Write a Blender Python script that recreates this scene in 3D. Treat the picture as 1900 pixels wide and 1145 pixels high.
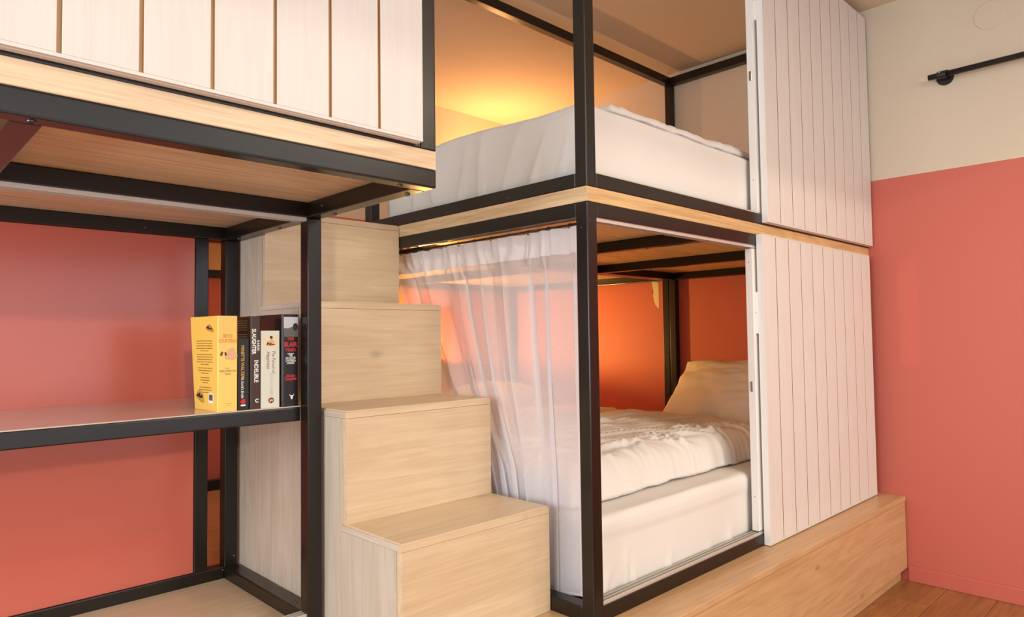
import bpy, bmesh, math, random
from mathutils import Vector, Matrix, noise

# ------------------------------------------------------------------ reset
for o in list(bpy.data.objects):
    bpy.data.objects.remove(o)
scene = bpy.context.scene
COL = scene.collection
random.seed(7)

# ------------------------------------------------------------------ camera
CAM = Vector((-1.4072, -1.1596, 1.1350))
RT = Vector((0.71820122, -0.69571581, -0.01290449))
UP = Vector((-0.01923842, -0.03839161, 0.99907756))
FW = Vector((0.69556947, 0.71729046, 0.04095737))
cd = bpy.data.cameras.new('camera')
cd.sensor_width = 36.0
cd.lens = 1275.35 / 1900.0 * 36.0
cd.clip_start = 0.02
cam = bpy.data.objects.new('camera', cd)
COL.objects.link(cam)
cam.matrix_world = Matrix(((RT.x, UP.x, -FW.x, CAM.x), (RT.y, UP.y, -FW.y, CAM.y),
                           (RT.z, UP.z, -FW.z, CAM.z), (0, 0, 0, 1)))
scene.camera = cam

# ------------------------------------------------------------------ world, sun, window light, exposure
scene.view_settings.view_transform = 'Standard'
scene.view_settings.look = 'None'
scene.view_settings.gamma = 1.0
scene.view_settings.use_curve_mapping = False
scene.view_settings.exposure = -0.19

world = bpy.data.worlds.new('sky')
scene.world = world
world.use_nodes = True
wb = world.node_tree.nodes['Background']
wb.inputs[0].default_value = (0.62, 0.78, 1.0, 1)
wb.inputs[1].default_value = 1.2


def light(kind, name, loc, energy, color, direction=None, **kw):
    l = bpy.data.lights.new(name, kind)
    l.energy = energy
    l.color = color
    for k, v in kw.items():
        setattr(l, k, v)
    o = bpy.data.objects.new(name, l)
    COL.objects.link(o)
    o.location = loc
    if direction is not None:
        o.rotation_euler = Vector(direction).to_track_quat('-Z', 'Y').to_euler()
    return o


# low evening sun through the big window behind the camera
light('SUN', 'sun', (-3, -6, 4), 0.86, (1.0, 0.88, 0.68), (0.29, 1.0, -0.245), angle=math.radians(1.6))
# daylight coming in at the two windows of the room
light('AREA', 'daylight_front_window', (-0.75, -3.42, 1.45), 35, (0.97, 0.97, 0.94), (0, 1, 0.0),
      shape='RECTANGLE', size=3.8, size_y=2.1)
light('AREA', 'daylight_left_window', (-3.62, -.15, 1.55), 128, (0.89, 0.96, 1.0), (1, 0, -0.02),
      shape='RECTANGLE', size=2.6, size_y=1.7)

# ------------------------------------------------------------------ node helpers / materials


def rgb(r, g, b):
    def f(c):
        c /= 255.0
        return c / 12.92 if c <= 0.04045 else ((c + 0.055) / 1.055) ** 2.4
    return (f(r), f(g), f(b), 1.0)


MATS = {}


def new_mat(name):
    m = bpy.data.materials.new(name)
    m.use_nodes = True
    nt = m.node_tree
    return m, nt, nt.nodes['Principled BSDF']


def plain(name, col, rough=0.5, metal=0.0, bump=0.0, bscale=200.0, var=0.0, spec=0.5, coat=0.0):
    if name in MATS:
        return MATS[name]
    m, nt, p = new_mat(name)
    p.inputs['Roughness'].default_value = rough
    p.inputs['Metallic'].default_value = metal
    p.inputs['Specular IOR Level'].default_value = spec
    p.inputs['Coat Weight'].default_value = coat
    p.inputs['Coat Roughness'].default_value = 0.08
    tc = nt.nodes.new('ShaderNodeTexCoord')
    n = nt.nodes.new('ShaderNodeTexNoise')
    n.inputs['Scale'].default_value = 3.0
    n.inputs['Detail'].default_value = 5
    nt.links.new(tc.outputs['Object'], n.inputs['Vector'])
    mx = nt.nodes.new('ShaderNodeMix')
    mx.data_type = 'RGBA'
    mx.inputs['A'].default_value = tuple(c * (1 - var) for c in col[:3]) + (1,)
    mx.inputs['B'].default_value = tuple(min(1, c * (1 + var)) for c in col[:3]) + (1,)
    nt.links.new(n.outputs['Fac'], mx.inputs['Factor'])
    nt.links.new(mx.outputs['Result'], p.inputs['Base Color'])
    if bump > 0:
        b = nt.nodes.new('ShaderNodeTexNoise')
        b.inputs['Scale'].default_value = bscale
        b.inputs['Detail'].default_value = 3
        nt.links.new(tc.outputs['Object'], b.inputs['Vector'])
        bp = nt.nodes.new('ShaderNodeBump')
        bp.inputs['Strength'].default_value = bump
        bp.inputs['Distance'].default_value = 0.001
        nt.links.new(b.outputs['Fac'], bp.inputs['Height'])
        nt.links.new(bp.outputs['Normal'], p.inputs['Normal'])
    MATS[name] = m
    return m


def wood(name, axis, light_c, dark_c, rough=0.45, cross=14.0, contrast=1.0, knots=True):
    """Wood with the grain running along axis ('x','y','z')."""
    if name in MATS:
        return MATS[name]
    m, nt, p = new_mat(name)
    L = nt.links
    p.inputs['Roughness'].default_value = rough
    tc = nt.nodes.new('ShaderNodeTexCoord')
    oi = nt.nodes.new('ShaderNodeObjectInfo')
    off = nt.nodes.new('ShaderNodeVectorMath')
    off.operation = 'MULTIPLY_ADD'
    L.new(oi.outputs['Random'], off.inputs[0])
    off.inputs[1].default_value = (3.1, 5.7, 7.3)
    L.new(tc.outputs['Object'], off.inputs[2])

    def mapped(al, cr):
        mp = nt.nodes.new('ShaderNodeMapping')
        s = [cr, cr, cr]
        s['xyz'.index(axis)] = al
        mp.inputs['Scale'].default_value = s
        L.new(off.outputs[0], mp.inputs['Vector'])
        return mp

    def nz(mp, scale, det, rgh=0.6, dist=0.0):
        n = nt.nodes.new('ShaderNodeTexNoise')
        n.inputs['Scale'].default_value = scale
        n.inputs['Detail'].default_value = det
        n.inputs['Roughness'].default_value = rgh
        n.inputs['Distortion'].default_value = dist
        L.new(mp.outputs[0], n.inputs['Vector'])
        return n
    n1 = nz(mapped(0.9, cross * 0.55), 1.0, 4, 0.55, 1.2)     # cathedral figure
    n2 = nz(mapped(2.0, cross * 6), 1.0, 4, 0.65, 0.2)        # streaks
    n3 = nz(mapped(9.0, cross * 24), 1.0, 2, 0.6)             # fibre
    wv = nt.nodes.new('ShaderNodeMath')
    wv.operation = 'MULTIPLY'
    L.new(n1.outputs['Fac'], wv.inputs[0])
    wv.inputs[1].default_value = 34.0
    sn = nt.nodes.new('ShaderNodeMath')
    sn.operation = 'SINE'
    L.new(wv.outputs[0], sn.inputs[0])

    def madd(a, k, b):
        n = nt.nodes.new('ShaderNodeMath')
        n.operation = 'MULTIPLY_ADD'
        L.new(a, n.inputs[0])
        n.inputs[1].default_value = k
        if isinstance(b, float):
            n.inputs[2].default_value = b
        else:
            L.new(b, n.inputs[2])
        return n.outputs[0]
    v = madd(sn.outputs[0], 0.075 * contrast, 0.0)
    v = madd(n2.outputs['Fac'], 0.6 * contrast, v)
    v = madd(n3.outputs['Fac'], 0.45 * contrast, v)
    rp = nt.nodes.new('ShaderNodeValToRGB')
    rp.color_ramp.elements[0].position = 0.22 * contrast + 0.0
    rp.color_ramp.elements[0].color = dark_c
    rp.color_ramp.elements[1].position = 0.22 * contrast + 0.55
    rp.color_ramp.elements[1].color = light_c
    L.new(v, rp.inputs['Fac'])
    out = rp.outputs['Color']
    if knots:
        mk = mapped(5.0, 11.0)
        vo = nt.nodes.new('ShaderNodeTexVoronoi')
        vo.inputs['Scale'].default_value = 0.62
        L.new(mk.outputs[0], vo.inputs['Vector'])
        kr = nt.nodes.new('ShaderNodeValToRGB')
        kr.color_ramp.elements[0].position = 0.02
        kr.color_ramp.elements[0].color = (1, 1, 1, 1)
        kr.color_ramp.elements[1].position = 0.10
        kr.color_ramp.elements[1].color = (0, 0, 0, 1)
        L.new(vo.outputs['Distance'], kr.inputs['Fac'])
        km = nt.nodes.new('ShaderNodeMix')
        km.data_type = 'RGBA'
        L.new(out, km.inputs['A'])
        km.inputs['B'].default_value = tuple(c * 0.45 for c in dark_c[:3]) + (1,)
        kf = nt.nodes.new('ShaderNodeMath')
        kf.operation = 'MULTIPLY'
        L.new(kr.outputs['Color'], kf.inputs[0])
        L.new(n2.outputs['Fac'], kf.inputs[1])
        L.new(kf.outputs[0], km.inputs['Factor'])
        out = km.outputs['Result']
    L.new(out, p.inputs['Base Color'])
    bp = nt.nodes.new('ShaderNodeBump')
    bp.inputs['Strength'].default_value = 0.12
    bp.inputs['Distance'].default_value = 0.0006
    L.new(v, bp.inputs['Height'])
    L.new(bp.outputs['Normal'], p.inputs['Normal'])
    MATS[name] = m
    return m


OAK_L, OAK_D = rgb(224, 200, 168), rgb(200, 172, 136)


def oak(axis):
    return wood('oak_' + axis, axis, OAK_L, OAK_D, 0.38)


def oak_shaded(axis):  # same oak as the stairs, coloured darker and warmer for the platform's shade
    return wood('oak_shaded_' + axis, axis, rgb(212, 174, 130), rgb(180, 138, 94), 0.36)


def wall_mat(name, split, upper, lower):
    m, nt, p = new_mat(name)
    L = nt.links
    p.inputs['Roughness'].default_value = 0.55
    g = nt.nodes.new('ShaderNodeNewGeometry')
    sp = nt.nodes.new('ShaderNodeSeparateXYZ')
    L.new(g.outputs['Position'], sp.inputs[0])
    gt = nt.nodes.new('ShaderNodeMath')
    gt.operation = 'GREATER_THAN'
    L.new(sp.outputs['Z'], gt.inputs[0])
    gt.inputs[1].default_value = split
    mx = nt.nodes.new('ShaderNodeMix')
    mx.data_type = 'RGBA'
    L.new(gt.outputs[0], mx.inputs['Factor'])
    mx.inputs['A'].default_value = lower
    mx.inputs['B'].default_value = upper
    L.new(mx.outputs['Result'], p.inputs['Base Color'])
    n = nt.nodes.new('ShaderNodeTexNoise')
    n.inputs['Scale'].default_value = 350
    L.new(g.outputs['Position'], n.inputs['Vector'])
    bp = nt.nodes.new('ShaderNodeBump')
    bp.inputs['Strength'].default_value = 0.05
    bp.inputs['Distance'].default_value = 0.001
    L.new(n.outputs['Fac'], bp.inputs['Height'])
    L.new(bp.outputs['Normal'], p.inputs['Normal'])
    return m


CREAM = rgb(214, 200, 178)
CORAL = rgb(201, 103, 87)
M_WALL = wall_mat('painted_wall', 1.855, CREAM, CORAL)
M_CEIL = plain('ceiling_paint', rgb(218, 203, 180), 0.8)
M_CORAL = plain('coral_lacquer', CORAL, 0.22, var=0.03)
M_CORALW = plain('coral_paint', CORAL, 0.5, var=0.02)
M_CREAM = plain('cream_paint', CREAM, 0.5)
M_STEEL = plain('black_steel', rgb(24, 18, 13), 0.28, 0.0, 0.10, 50.0, 0.12, spec=0.5)
M_WHITE = None
M_ALU = plain('brushed_aluminium', rgb(222, 216, 206), 0.32, 0.45)
M_CHROME = plain('dull_chrome', rgb(190, 186, 180), 0.18, 1.0)
M_BOLT = plain('zinc_bolt', rgb(96, 98, 104), 0.3, 1.0)
M_LINEN = plain('white_cotton', rgb(230, 225, 219), 0.85, 0, 0.10, 900.0, 0.01, spec=0.2)
M_WPAINT = plain('white_lacquer', rgb(236, 232, 228), 0.45)
M_RAWMDF = wood('raw_oak_groove', 'z', rgb(214, 178, 134), rgb(186, 146, 102), 0.6, knots=False)
M_BLACK = plain('black_plastic', rgb(28, 26, 26), 0.4)


def white_wood():
    m = wood('white_stained_wood', 'z', rgb(229, 224, 219), rgb(217, 211, 205), 0.5, 40.0, 0.8, False)
    return m


M_WHITE = white_wood()

# ------------------------------------------------------------------ object helpers
BASE = {}


def thing(name, base, label, cat, group=None):
    o = bpy.data.objects.new(name, None)
    o.empty_display_size = 0.05
    COL.objects.link(o)
    o.location = base
    o['label'] = label
    o['category'] = cat
    if group:
        o['group'] = group
    BASE[o] = Vector(base)
    return o


def finish(name, bm, mat, parent=None, smooth=False, base=None):
    """bm holds world coordinates; links one mesh object."""
    b = BASE[parent] if parent is not None else Vector(base if base is not None else (0, 0, 0))
    bmesh.ops.translate(bm, verts=bm.verts, vec=-b)
    bm.normal_update()
    me = bpy.data.meshes.new(name)
    bm.to_mesh(me)
    bm.free()
    me.materials.append(mat)
    if smooth:
        me.polygons.foreach_set('use_smooth', [True] * len(me.polygons))
    o = bpy.data.objects.new(name, me)
    COL.objects.link(o)
    if parent is not None:
        o.parent = parent
    else:
        o.location = b
    BASE[o] = b
    return o


def tag(o, label, cat, group=None):
    o['label'] = label
    o['category'] = cat
    if group:
        o['group'] = group
    return o


def struct(o):
    o['kind'] = 'structure'
    return o


def add_box(bm, x0, x1, y0, y1, z0, z1, bev=0.0, seg=2):
    r = bmesh.ops.create_cube(bm, size=1.0)
    vs = r['verts']
    for v in vs:
        v.co = Vector((x0 + (v.co.x + .5) * (x1 - x0), y0 + (v.co.y + .5) * (y1 - y0), z0 + (v.co.z + .5) * (z1 - z0)))
    if bev > 0:
        es = list({e for v in vs for e in v.link_edges})
        bmesh.ops.bevel(bm, geom=es, offset=bev, segments=seg, affect='EDGES', profile=0.6)


def box(name, dims, mat, parent=None, bev=0.0, base=None, seg=2):
    bm = bmesh.new()
    add_box(bm, *dims, bev=bev, seg=seg)
    return finish(name, bm, mat, parent, base=base)


def add_tube(bm, p0, p1, r, n=16, cap=True):
    p0, p1 = Vector(p0), Vector(p1)
    d = p1 - p0
    q = d.to_track_quat('Z', 'Y').to_matrix().to_4x4()
    m = Matrix.Translation((p0 + p1) / 2) @ q
    bmesh.ops.create_cone(bm, cap_ends=cap, segments=n, radius1=r, radius2=r, depth=d.length, matrix=m)


def tube(name, p0, p1, r, mat, parent=None, n=16, base=None):
    bm = bmesh.new()
    add_tube(bm, p0, p1, r, n)
    o = finish(name, bm, mat, parent, base=base)
    for p in o.data.polygons:
        if len(p.vertices) == 4:
            p.use_smooth = True
    return o


def add_dome(bm, c, axis, r, h, n=14):
    """button head: lathe of a low dome, axis points outward."""
    c = Vector(c)
    q = Vector(axis).to_track_quat('Z', 'Y').to_matrix()
    prof = [(r, 0), (r, h * .35), (r * .85, h * .75), (r * .5, h), (r * .42, h * .55), (0.0, h * .5)]
    rings = []
    for pr, pz in prof:
        if pr == 0:
            rings.append([bm.verts.new(c + q @ Vector((0, 0, pz)))])
        else:
            rings.append([bm.verts.new(c + q @ Vector((pr * math.cos(2 * math.pi * k / n), pr * math.sin(2 * math.pi * k / n), pz))) for k in range(n)])
    for a, b in zip(rings, rings[1:]):
        for k in range(n):
            if len(b) == 1:
                bm.faces.new((a[k], a[(k + 1) % n], b[0]))
            else:
                bm.faces.new((a[k], a[(k + 1) % n], b[(k + 1) % n], b[k]))


def bolt(c, axis, parent, r=0.006, h=0.0035, mat=None, name='bolt'):
    bm = bmesh.new()
    add_dome(bm, c, axis, r, h)
    return finish(name, bm, mat or M_BOLT, parent, True)


def rounded_box_bm(x0, x1, y0, y1, z0, z1, r, step, disp=None):
    """closed rounded box with a fine grid, optionally displaced along its normals."""
    bm = bmesh.new()
    lo, hi = Vector((x0, y0, z0)), Vector((x1, y1, z1))
    cnt = [max(2, int(round((hi[i] - lo[i]) / step))) for i in range(3)]
    cache = {}

    def vert(i, j, k):
        key = (i, j, k)
        if key in cache:
            return cache[key]
        p = Vector((lo.x + (hi.x - lo.x) * i / cnt[0], lo.y + (hi.y - lo.y) * j / cnt[1], lo.z + (hi.z - lo.z) * k / cnt[2]))
        q = Vector([min(max(p[a], lo[a] + r), hi[a] - r) for a in range(3)])
        d = p - q
        nrm = d.normalized()
        p = q + nrm * r
        if disp:
            p = p + disp(p, nrm)
        cache[key] = bm.verts.new(p)
        return cache[key]
    A, B, C = cnt
    for i in range(A):
        for j in range(B):
            bm.faces.new((vert(i, j, 0), vert(i, j + 1, 0), vert(i + 1, j + 1, 0), vert(i + 1, j, 0)))
            bm.faces.new((vert(i, j, C), vert(i + 1, j, C), vert(i + 1, j + 1, C), vert(i, j + 1, C)))
    for i in range(A):
        for k in range(C):
            bm.faces.new((vert(i, 0, k), vert(i + 1, 0, k), vert(i + 1, 0, k + 1), vert(i, 0, k + 1)))
            bm.faces.new((vert(i, B, k), vert(i, B, k + 1), vert(i + 1, B, k + 1), vert(i + 1, B, k)))
    for j in range(B):
        for k in range(C):
            bm.faces.new((vert(0, j, k), vert(0, j, k + 1), vert(0, j + 1, k + 1), vert(0, j + 1, k)))
            bm.faces.new((vert(A, j, k), vert(A, j + 1, k), vert(A, j + 1, k + 1), vert(A, j, k + 1)))
    return bm


def prism(bm, pts, d):
    a = [bm.verts.new(p) for p in pts]
    b = [bm.verts.new(p + d) for p in pts]
    fa = bm.faces.new(a)
    fb = bm.faces.new(list(reversed(b)))
    n = len(pts)
    for k in range(n):
        bm.faces.new((a[k], b[k], b[(k + 1) % n], a[(k + 1) % n]))
    bmesh.ops.triangulate(bm, faces=[fa, fb])
    bmesh.ops.recalc_face_normals(bm, faces=bm.faces)


def fbm(x, y, z, o=3):
    return noise.fractal(Vector((x, y, z)), 1.0, 2.0, o)


def sstep(a, b, x):
    t = min(1.0, max(0.0, (x - a) / (b - a)))
    return t * t * (3 - 2 * t)


# ------------------------------------------------------------------ key dimensions (metres)
W = 2.10            # inner face of the right wall
ZP = 0.382          # platform top
ZT0, ZB0, ZB1 = 1.454, 1.494, 1.534   # tube bottom, deck bottom, deck top
TB = 0.04           # steel tube
YB = 2.44           # back wall
ZC = 2.687          # ceiling
XL = -0.504         # right end of the left unit
XW0, YW0 = -3.7, -3.5

# ------------------------------------------------------------------ room shell
fl = struct(box('floor', (XW0 - .1, W + .1, YW0 - .1, YB + .1, -0.10, -0.016), plain('floor_bed', rgb(60, 40, 25), 0.8)))
M_FLOOR = wood('floor_oak', 'x', rgb(178, 124, 76), rgb(122, 76, 40), 0.42, 9.0, 1.0, True)
plank_me = {}


def floor_plank(x0, x1, y0):
    key = round(x1 - x0, 3)
    if key not in plank_me:
        bm = bmesh.new()
        add_box(bm, 0.0008, key - 0.0008, 0.0008, 0.185 - 0.0008, -0.016, 0.0, 0.0012, 1)
        me = bpy.data.meshes.new('floor_plank')
        bm.to_mesh(me)
        bm.free()
        me.materials.append(M_FLOOR)
        plank_me[key] = me
    o = bpy.data.objects.new('floor_plank', plank_me[key])
    COL.objects.link(o)
    o.parent = fl
    o.location = (x0, y0, 0)


row = 0
y = -0.275
while y > YW0:
    y -= 0.185
    row += 1
y0 = y
r = 0
while y0 < 0.30:
    # end joints staggered; the row against the platform has one at x = 1.83
    off = (1.83 if abs(y0 + 0.275) < .02 else 1.83 - [0.0, 0.62, 1.17, 0.34, 0.9][int(round((y0 + 0.275) / 0.185)) % 5])
    xs = [off - 1.5 * k for k in range(5, -1, -1)] + [off + 1.5]
    xs = [x for x in xs if XW0 < x < W]
    xs = [XW0] + xs + [W]
    for a, b in zip(xs, xs[1:]):
        if b - a > .01:
            floor_plank(a, b, y0)
    y0 += 0.185

struct(box('ceiling', (XW0 - .1, W + .1, YW0 - .1, YB + .1, ZC, ZC + .1), M_CEIL))
wr = struct(box('wall_right', (W, W + .1, YW0 - .1, YB + .1, -.1, ZC), M_WALL))
struct(box('wall_back', (XW0 - .1, W, YB, YB + .1, -.1, ZC), M_WALL))


def wall_with_hole(name, axis, w0, w1, a0, a1, h0, h1, z0, z1):
    """wall slab in plane axis between w0,w1; runs a0..a1; hole h0..h1 x z0..z1"""
    bm = bmesh.new()

    def b(p0, p1, q0, q1):
        if axis == 'y':
            add_box(bm, p0, p1, w0, w1, q0, q1)
        else:
            add_box(bm, w0, w1, p0, p1, q0, q1)
    b(a0, h0, -.1, ZC)
    b(h1, a1, -.1, ZC)
    b(h0, h1, -.1, z0)
    b(h0, h1, z1, ZC)
    return struct(finish(name, bm, M_CREAM))


wall_with_hole('wall_front', 'y', YW0 - .1, YW0, XW0 - .1, W, -3.0, 1.6, .35, 2.64)
wall_with_hole('wall_left', 'x', XW0 - .1, XW0, YW0, YB, -1.6, 1.3, .7, 2.4)

m, nt, p = new_mat('window_glass')
gl = nt.nodes.new('ShaderNodeBsdfGlossy')
gl.inputs['Roughness'].default_value = 0.02
tr = nt.nodes.new('ShaderNodeBsdfTransparent')
mxs = nt.nodes.new('ShaderNodeMixShader')
mxs.inputs[0].default_value = 0.06
nt.links.new(tr.outputs[0], mxs.inputs[1])
nt.links.new(gl.outputs[0], mxs.inputs[2])
nt.links.new(mxs.outputs[0], nt.nodes['Material Output'].inputs['Surface'])
M_GLASS = m


def window(name, axis, w, h0, h1, z0, z1):
    bm = bmesh.new()
    t = 0.05

    def b(p0, p1, q0, q1, d=.03):
        if axis == 'y':
            add_box(bm, p0, p1, w - d, w + d, q0, q1, .004, 1)
        else:
            add_box(bm, w - d, w + d, p0, p1, q0, q1, .004, 1)
    b(h0, h1, z0, z0 + t)
    b(h0, h1, z1 - t, z1)
    b(h0, h0 + t, z0 + t, z1 - t)
    b(h1 - t, h1, z0 + t, z1 - t)
    f = struct(finish(name, bm, M_WPAINT))
    bm = bmesh.new()
    if axis == 'y':
        add_box(bm, h0 + t, h1 - t, w - .003, w + .003, z0 + t, z1 - t)
    else:
        add_box(bm, w - .003, w + .003, h0 + t, h1 - t, z0 + t, z1 - t)
    finish('pane', bm, M_GLASS, f)


window('window_1', 'y', YW0 - .05, -3.0, 1.6, .35, 2.64)
window('window_2', 'x', XW0 - .05, -1.6, 1.3, .7, 2.4)

# skirting along the right wall
bm = bmesh.new()
add_box(bm, W - .011, W - .0005, YW0 + .01, -0.124, 0.0005, 0.069, .003, 2)
struct(finish('baseboard_right', bm, M_CORALW))

# bare plaster where the paint has chipped beside the bunk post
bm = bmesh.new()
pts = [(1.187, 1.452), (1.235, 1.455), (1.232, 1.43), (1.226, 1.40), (1.229, 1.375), (1.222, 1.34), (1.212, 1.315), (1.196, 1.298), (1.186, 1.29)]
prism(bm, [Vector((W - .0016, a, b)) for a, b in pts], Vector((.0013, 0, 0)))
finish('plaster_patch', bm, plain('bare_plaster', rgb(238, 222, 190), 0.9, 0, .3, 120, .08), wr)

# round blind cover plate high on the right wall
bm = bmesh.new()
c = Vector((W, -0.519, 2.49))
prof = [(0.060, 0.0), (0.060, 0.0025), (0.0585, 0.0035), (0.0, 0.0042)]
n = 48
rings = []
for pr, px in prof:
    if pr == 0:
        rings.append([bm.verts.new(c + Vector((-px, 0, 0)))])
    else:
        rings.append([bm.verts.new(c + Vector((-px, pr * math.cos(2 * math.pi * k / n), pr * math.sin(2 * math.pi * k / n)))) for k in range(n)])
for a, b in zip(rings, rings[1:]):
    for k in range(n):
        if len(b) == 1:
            bm.faces.new((a[k], b[0], a[(k + 1) % n]))
        else:
            bm.faces.new((a[k], b[k], b[(k + 1) % n], a[(k + 1) % n]))
tag(finish('cover_plate', bm, M_CREAM, base=c), 'round cream cover plate painted over on the upper right wall', 'cover plate')

# black rail on the right wall
rl = thing('wall_rail', (W, -0.343, 2.265), 'black tubular rail mounted high on the cream right wall', 'rail')
RX, RZ = 2.048, 2.266
tube('rail', (RX, -0.290, RZ), (RX, -2.2, RZ + .004), 0.0125, M_BLACK, rl, 24)
for yy in (-0.343, -2.0):
    bm = bmesh.new()
    add_tube(bm, (W, yy, RZ), (W - .006, yy, RZ), 0.034, 32)
    add_tube(bm, (W - .006, yy, RZ), (RX, yy, RZ), 0.012, 20)
    add_tube(bm, (RX, yy - .017, RZ), (RX, yy + .017, RZ), 0.0165, 24)
    br = finish('bracket', bm, M_BLACK, rl)
    bm = bmesh.new()
    add_dome(bm, (RX - .0125, yy + .008, RZ + .010), (-.8, 0, .6), 0.0055, 0.003)
    finish('screw', bm, M_CHROME, br, True)
m, nt, p = new_mat('clear_plastic')
p.inputs['Base Color'].default_value = (.95, .93, .92, 1)
p.inputs['Roughness'].default_value = 0.15
p.inputs['Alpha'].default_value = 0.14
tube('end_cap', (RX, -0.2895, RZ), (RX, -0.252, RZ), 0.0115, m, rl, 20)['label'] = 'clear plastic end cap'

# ------------------------------------------------------------------ platform under the bunks
pf = thing('bunk_platform', (0.8, -0.122, 0), 'long low oak platform carrying the bunk and the stairs', 'platform')
bm = bmesh.new()
add_box(bm, -0.52, W - .002, -0.122, 1.09, ZP - .022, ZP, .004, 2)
finish('top_board', bm, oak_shaded('x'), pf)
box('front_board', (-0.52, W - .012, -0.121, -0.101, 0.060, ZP - .0225), oak_shaded('x'), pf, .001)
box('toe_kick', (-0.52, W - .02, -0.095, -0.08, 0.001, 0.30), oak_shaded('x'), pf)
box('end_board', (-0.52, -0.50, -0.0795, 1.09, 0.001, ZP - .0225), oak_shaded('y'), pf)
pb = thing('back_platform', (0.0, 1.09, 0), 'oak platform under the bunks behind, seen through the narrow gap', 'platform')
box('top_board', (-2.6, W - .002, 1.092, YB - .002, ZP - .022, ZP), oak_shaded('x'), pb, .002)
box('front_board', (-2.6, W - .002, YB - .03, YB - .004, 0.001, ZP - .0225), oak_shaded('x'), pb)
pl = thing('desk_platform', (-1.5, 0.5, 0), 'oak platform under the open black shelf unit', 'platform')
box('top_board', (-2.6, -0.522, 0.49, 1.09, ZP - .022, ZP), oak_shaded('x'), pl, .002)
box('front_board', (-2.6, -0.522, 0.491, 0.511, 0.001, ZP - .0225), oak_shaded('x'), pl)

# ------------------------------------------------------------------ right bunk frame
XR1 = 2.095
YR0, YR1 = 1.047, 1.087
bf = thing('bunk_bed', (0, 0, ZP), 'tall black steel double bunk frame with an oak deck edge', 'bunk bed')


def t_(name, x0, x1, y0, y1, z0, z1, parent=bf, bev=.003):
    return box(name, (x0, x1, y0, y1, z0, z1), M_STEEL, parent, bev)


# posts: lower storey, upper storey
t_('post', 0, TB, 0, TB, ZP, ZB0)
t_('post', 0, TB, 0, TB, ZB1, 2.65)
t_('post', XR1 - TB, XR1, 0, TB, ZP, ZB0)
t_('post', XR1 - TB, XR1, 0, TB, ZB1, 2.65)
t_('post', XR1 - TB, XR1, YR0, YR1, ZP, ZB0)
t_('post', XR1 - TB, XR1, YR0, YR1, ZB1, 2.65)
t_('post', 0, TB, YR0, YR1, ZP, ZB0)
t_('post', 0, TB, YR0, YR1, ZB1, 2.65)
# lower rails at the platform
t_('rail', TB, XR1 - TB, 0, TB, ZP, ZP + TB)
t_('rail', 0, TB, TB, YR0, ZP, ZP + TB)
t_('rail', TB, XR1 - TB, YR0, YR1, ZP, ZP + TB)
# rails under the deck
t_('rail', TB, XR1 - TB, 0, TB, ZT0, ZB0)
t_('rail', 0, TB, TB, YR0, ZT0, ZB0)
t_('rail', TB, XR1 - TB, YR0, YR1, ZT0, ZB0)
t_('rail', XR1 - TB, XR1, TB, YR0, ZT0, ZB0)
t_('cross_beam', .685, .725, TB, YR0, ZT0, ZB0)
t_('cross_beam', 1.365, 1.405, TB, YR0, ZT0, ZB0)
# deck: board with the visible oak edge
bm = bmesh.new()
add_box(bm, .0012, XR1, 0, 1.087, ZB0, ZB1, .0008, 1)
finish('deck_board', bm, wood('oak_edge_x', 'x', rgb(228, 192, 138), rgb(170, 128, 80), .45, 16.0, 1.1, False), bf)
box('edge_band', (0, .0012, .0002, 1.087, ZB0, ZB1), wood('oak_edge_y', 'y', rgb(228, 200, 160), rgb(176, 142, 102), .45, 16.0, 1.1, False), bf)
# rails on the deck
t_('rail', TB, XR1 - TB, 0, TB, ZB1, ZB1 + TB)
t_('rail', 0, TB, TB, YR0, ZB1, ZB1 + TB)
t_('rail', TB, XR1 - TB, YR0, YR1, ZB1, ZB1 + TB)
t_('rail', XR1 - TB, XR1, TB, YR0, ZB1, ZB1 + TB)
# rails below the ceiling
t_('rail', TB, XR1 - TB, 0, TB, 2.61, 2.65)
t_('rail', 0, TB, TB, YR0, 2.61, 2.65)
t_('rail', TB, XR1 - TB, YR0, YR1, 2.605, 2.65)
t_('rail', XR1 - TB, XR1, TB, YR0, 2.605, 2.65)


def track(name, x0, x1, y0, y1, z0, z1, parent):
    """slim aluminium double channel: three fins on the rail"""
    bm = bmesh.new()
    qa, qb = sorted((z0, z1))
    for yy in (y0, (y0 + y1) / 2 - .001, y1 - .002):
        add_box(bm, x0, x1, yy, yy + .002, qa, qb)
    return finish(name, bm, M_ALU, parent)


track('door_track', TB, XR1 - TB, .006, .034, ZP + TB, ZP + TB + .010, bf)
track('door_track', TB, XR1 - TB, .006, .034, ZT0, ZT0 - .010, bf)
track('door_track', TB, XR1 - TB, .006, .034, ZB1 + TB, ZB1 + TB + .005, bf)
for (bx, by) in ((.705, .30), (.705, .80), (1.385, .25), (1.385, .75), (1.385, .98)):
    bolt((bx, by, ZT0), (0, 0, -1), bf, .006)
bolt((0, .021, ZB0 - .07), (-1, 0, 0), bf, .0022, .0012)
bolt((0.012, 0, ZB0 - .05), (0, -1, 0), bf, .0022, .0012)
bolt((.0, .30, ZB1 + .012), (-1, 0, 0), bf, .003, .002)
bolt((XR1 - TB + .02, YR0, 1.36), (0, -1, 0), bf, .004, .003)

# ------------------------------------------------------------------ sliding doors of plank panels


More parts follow.
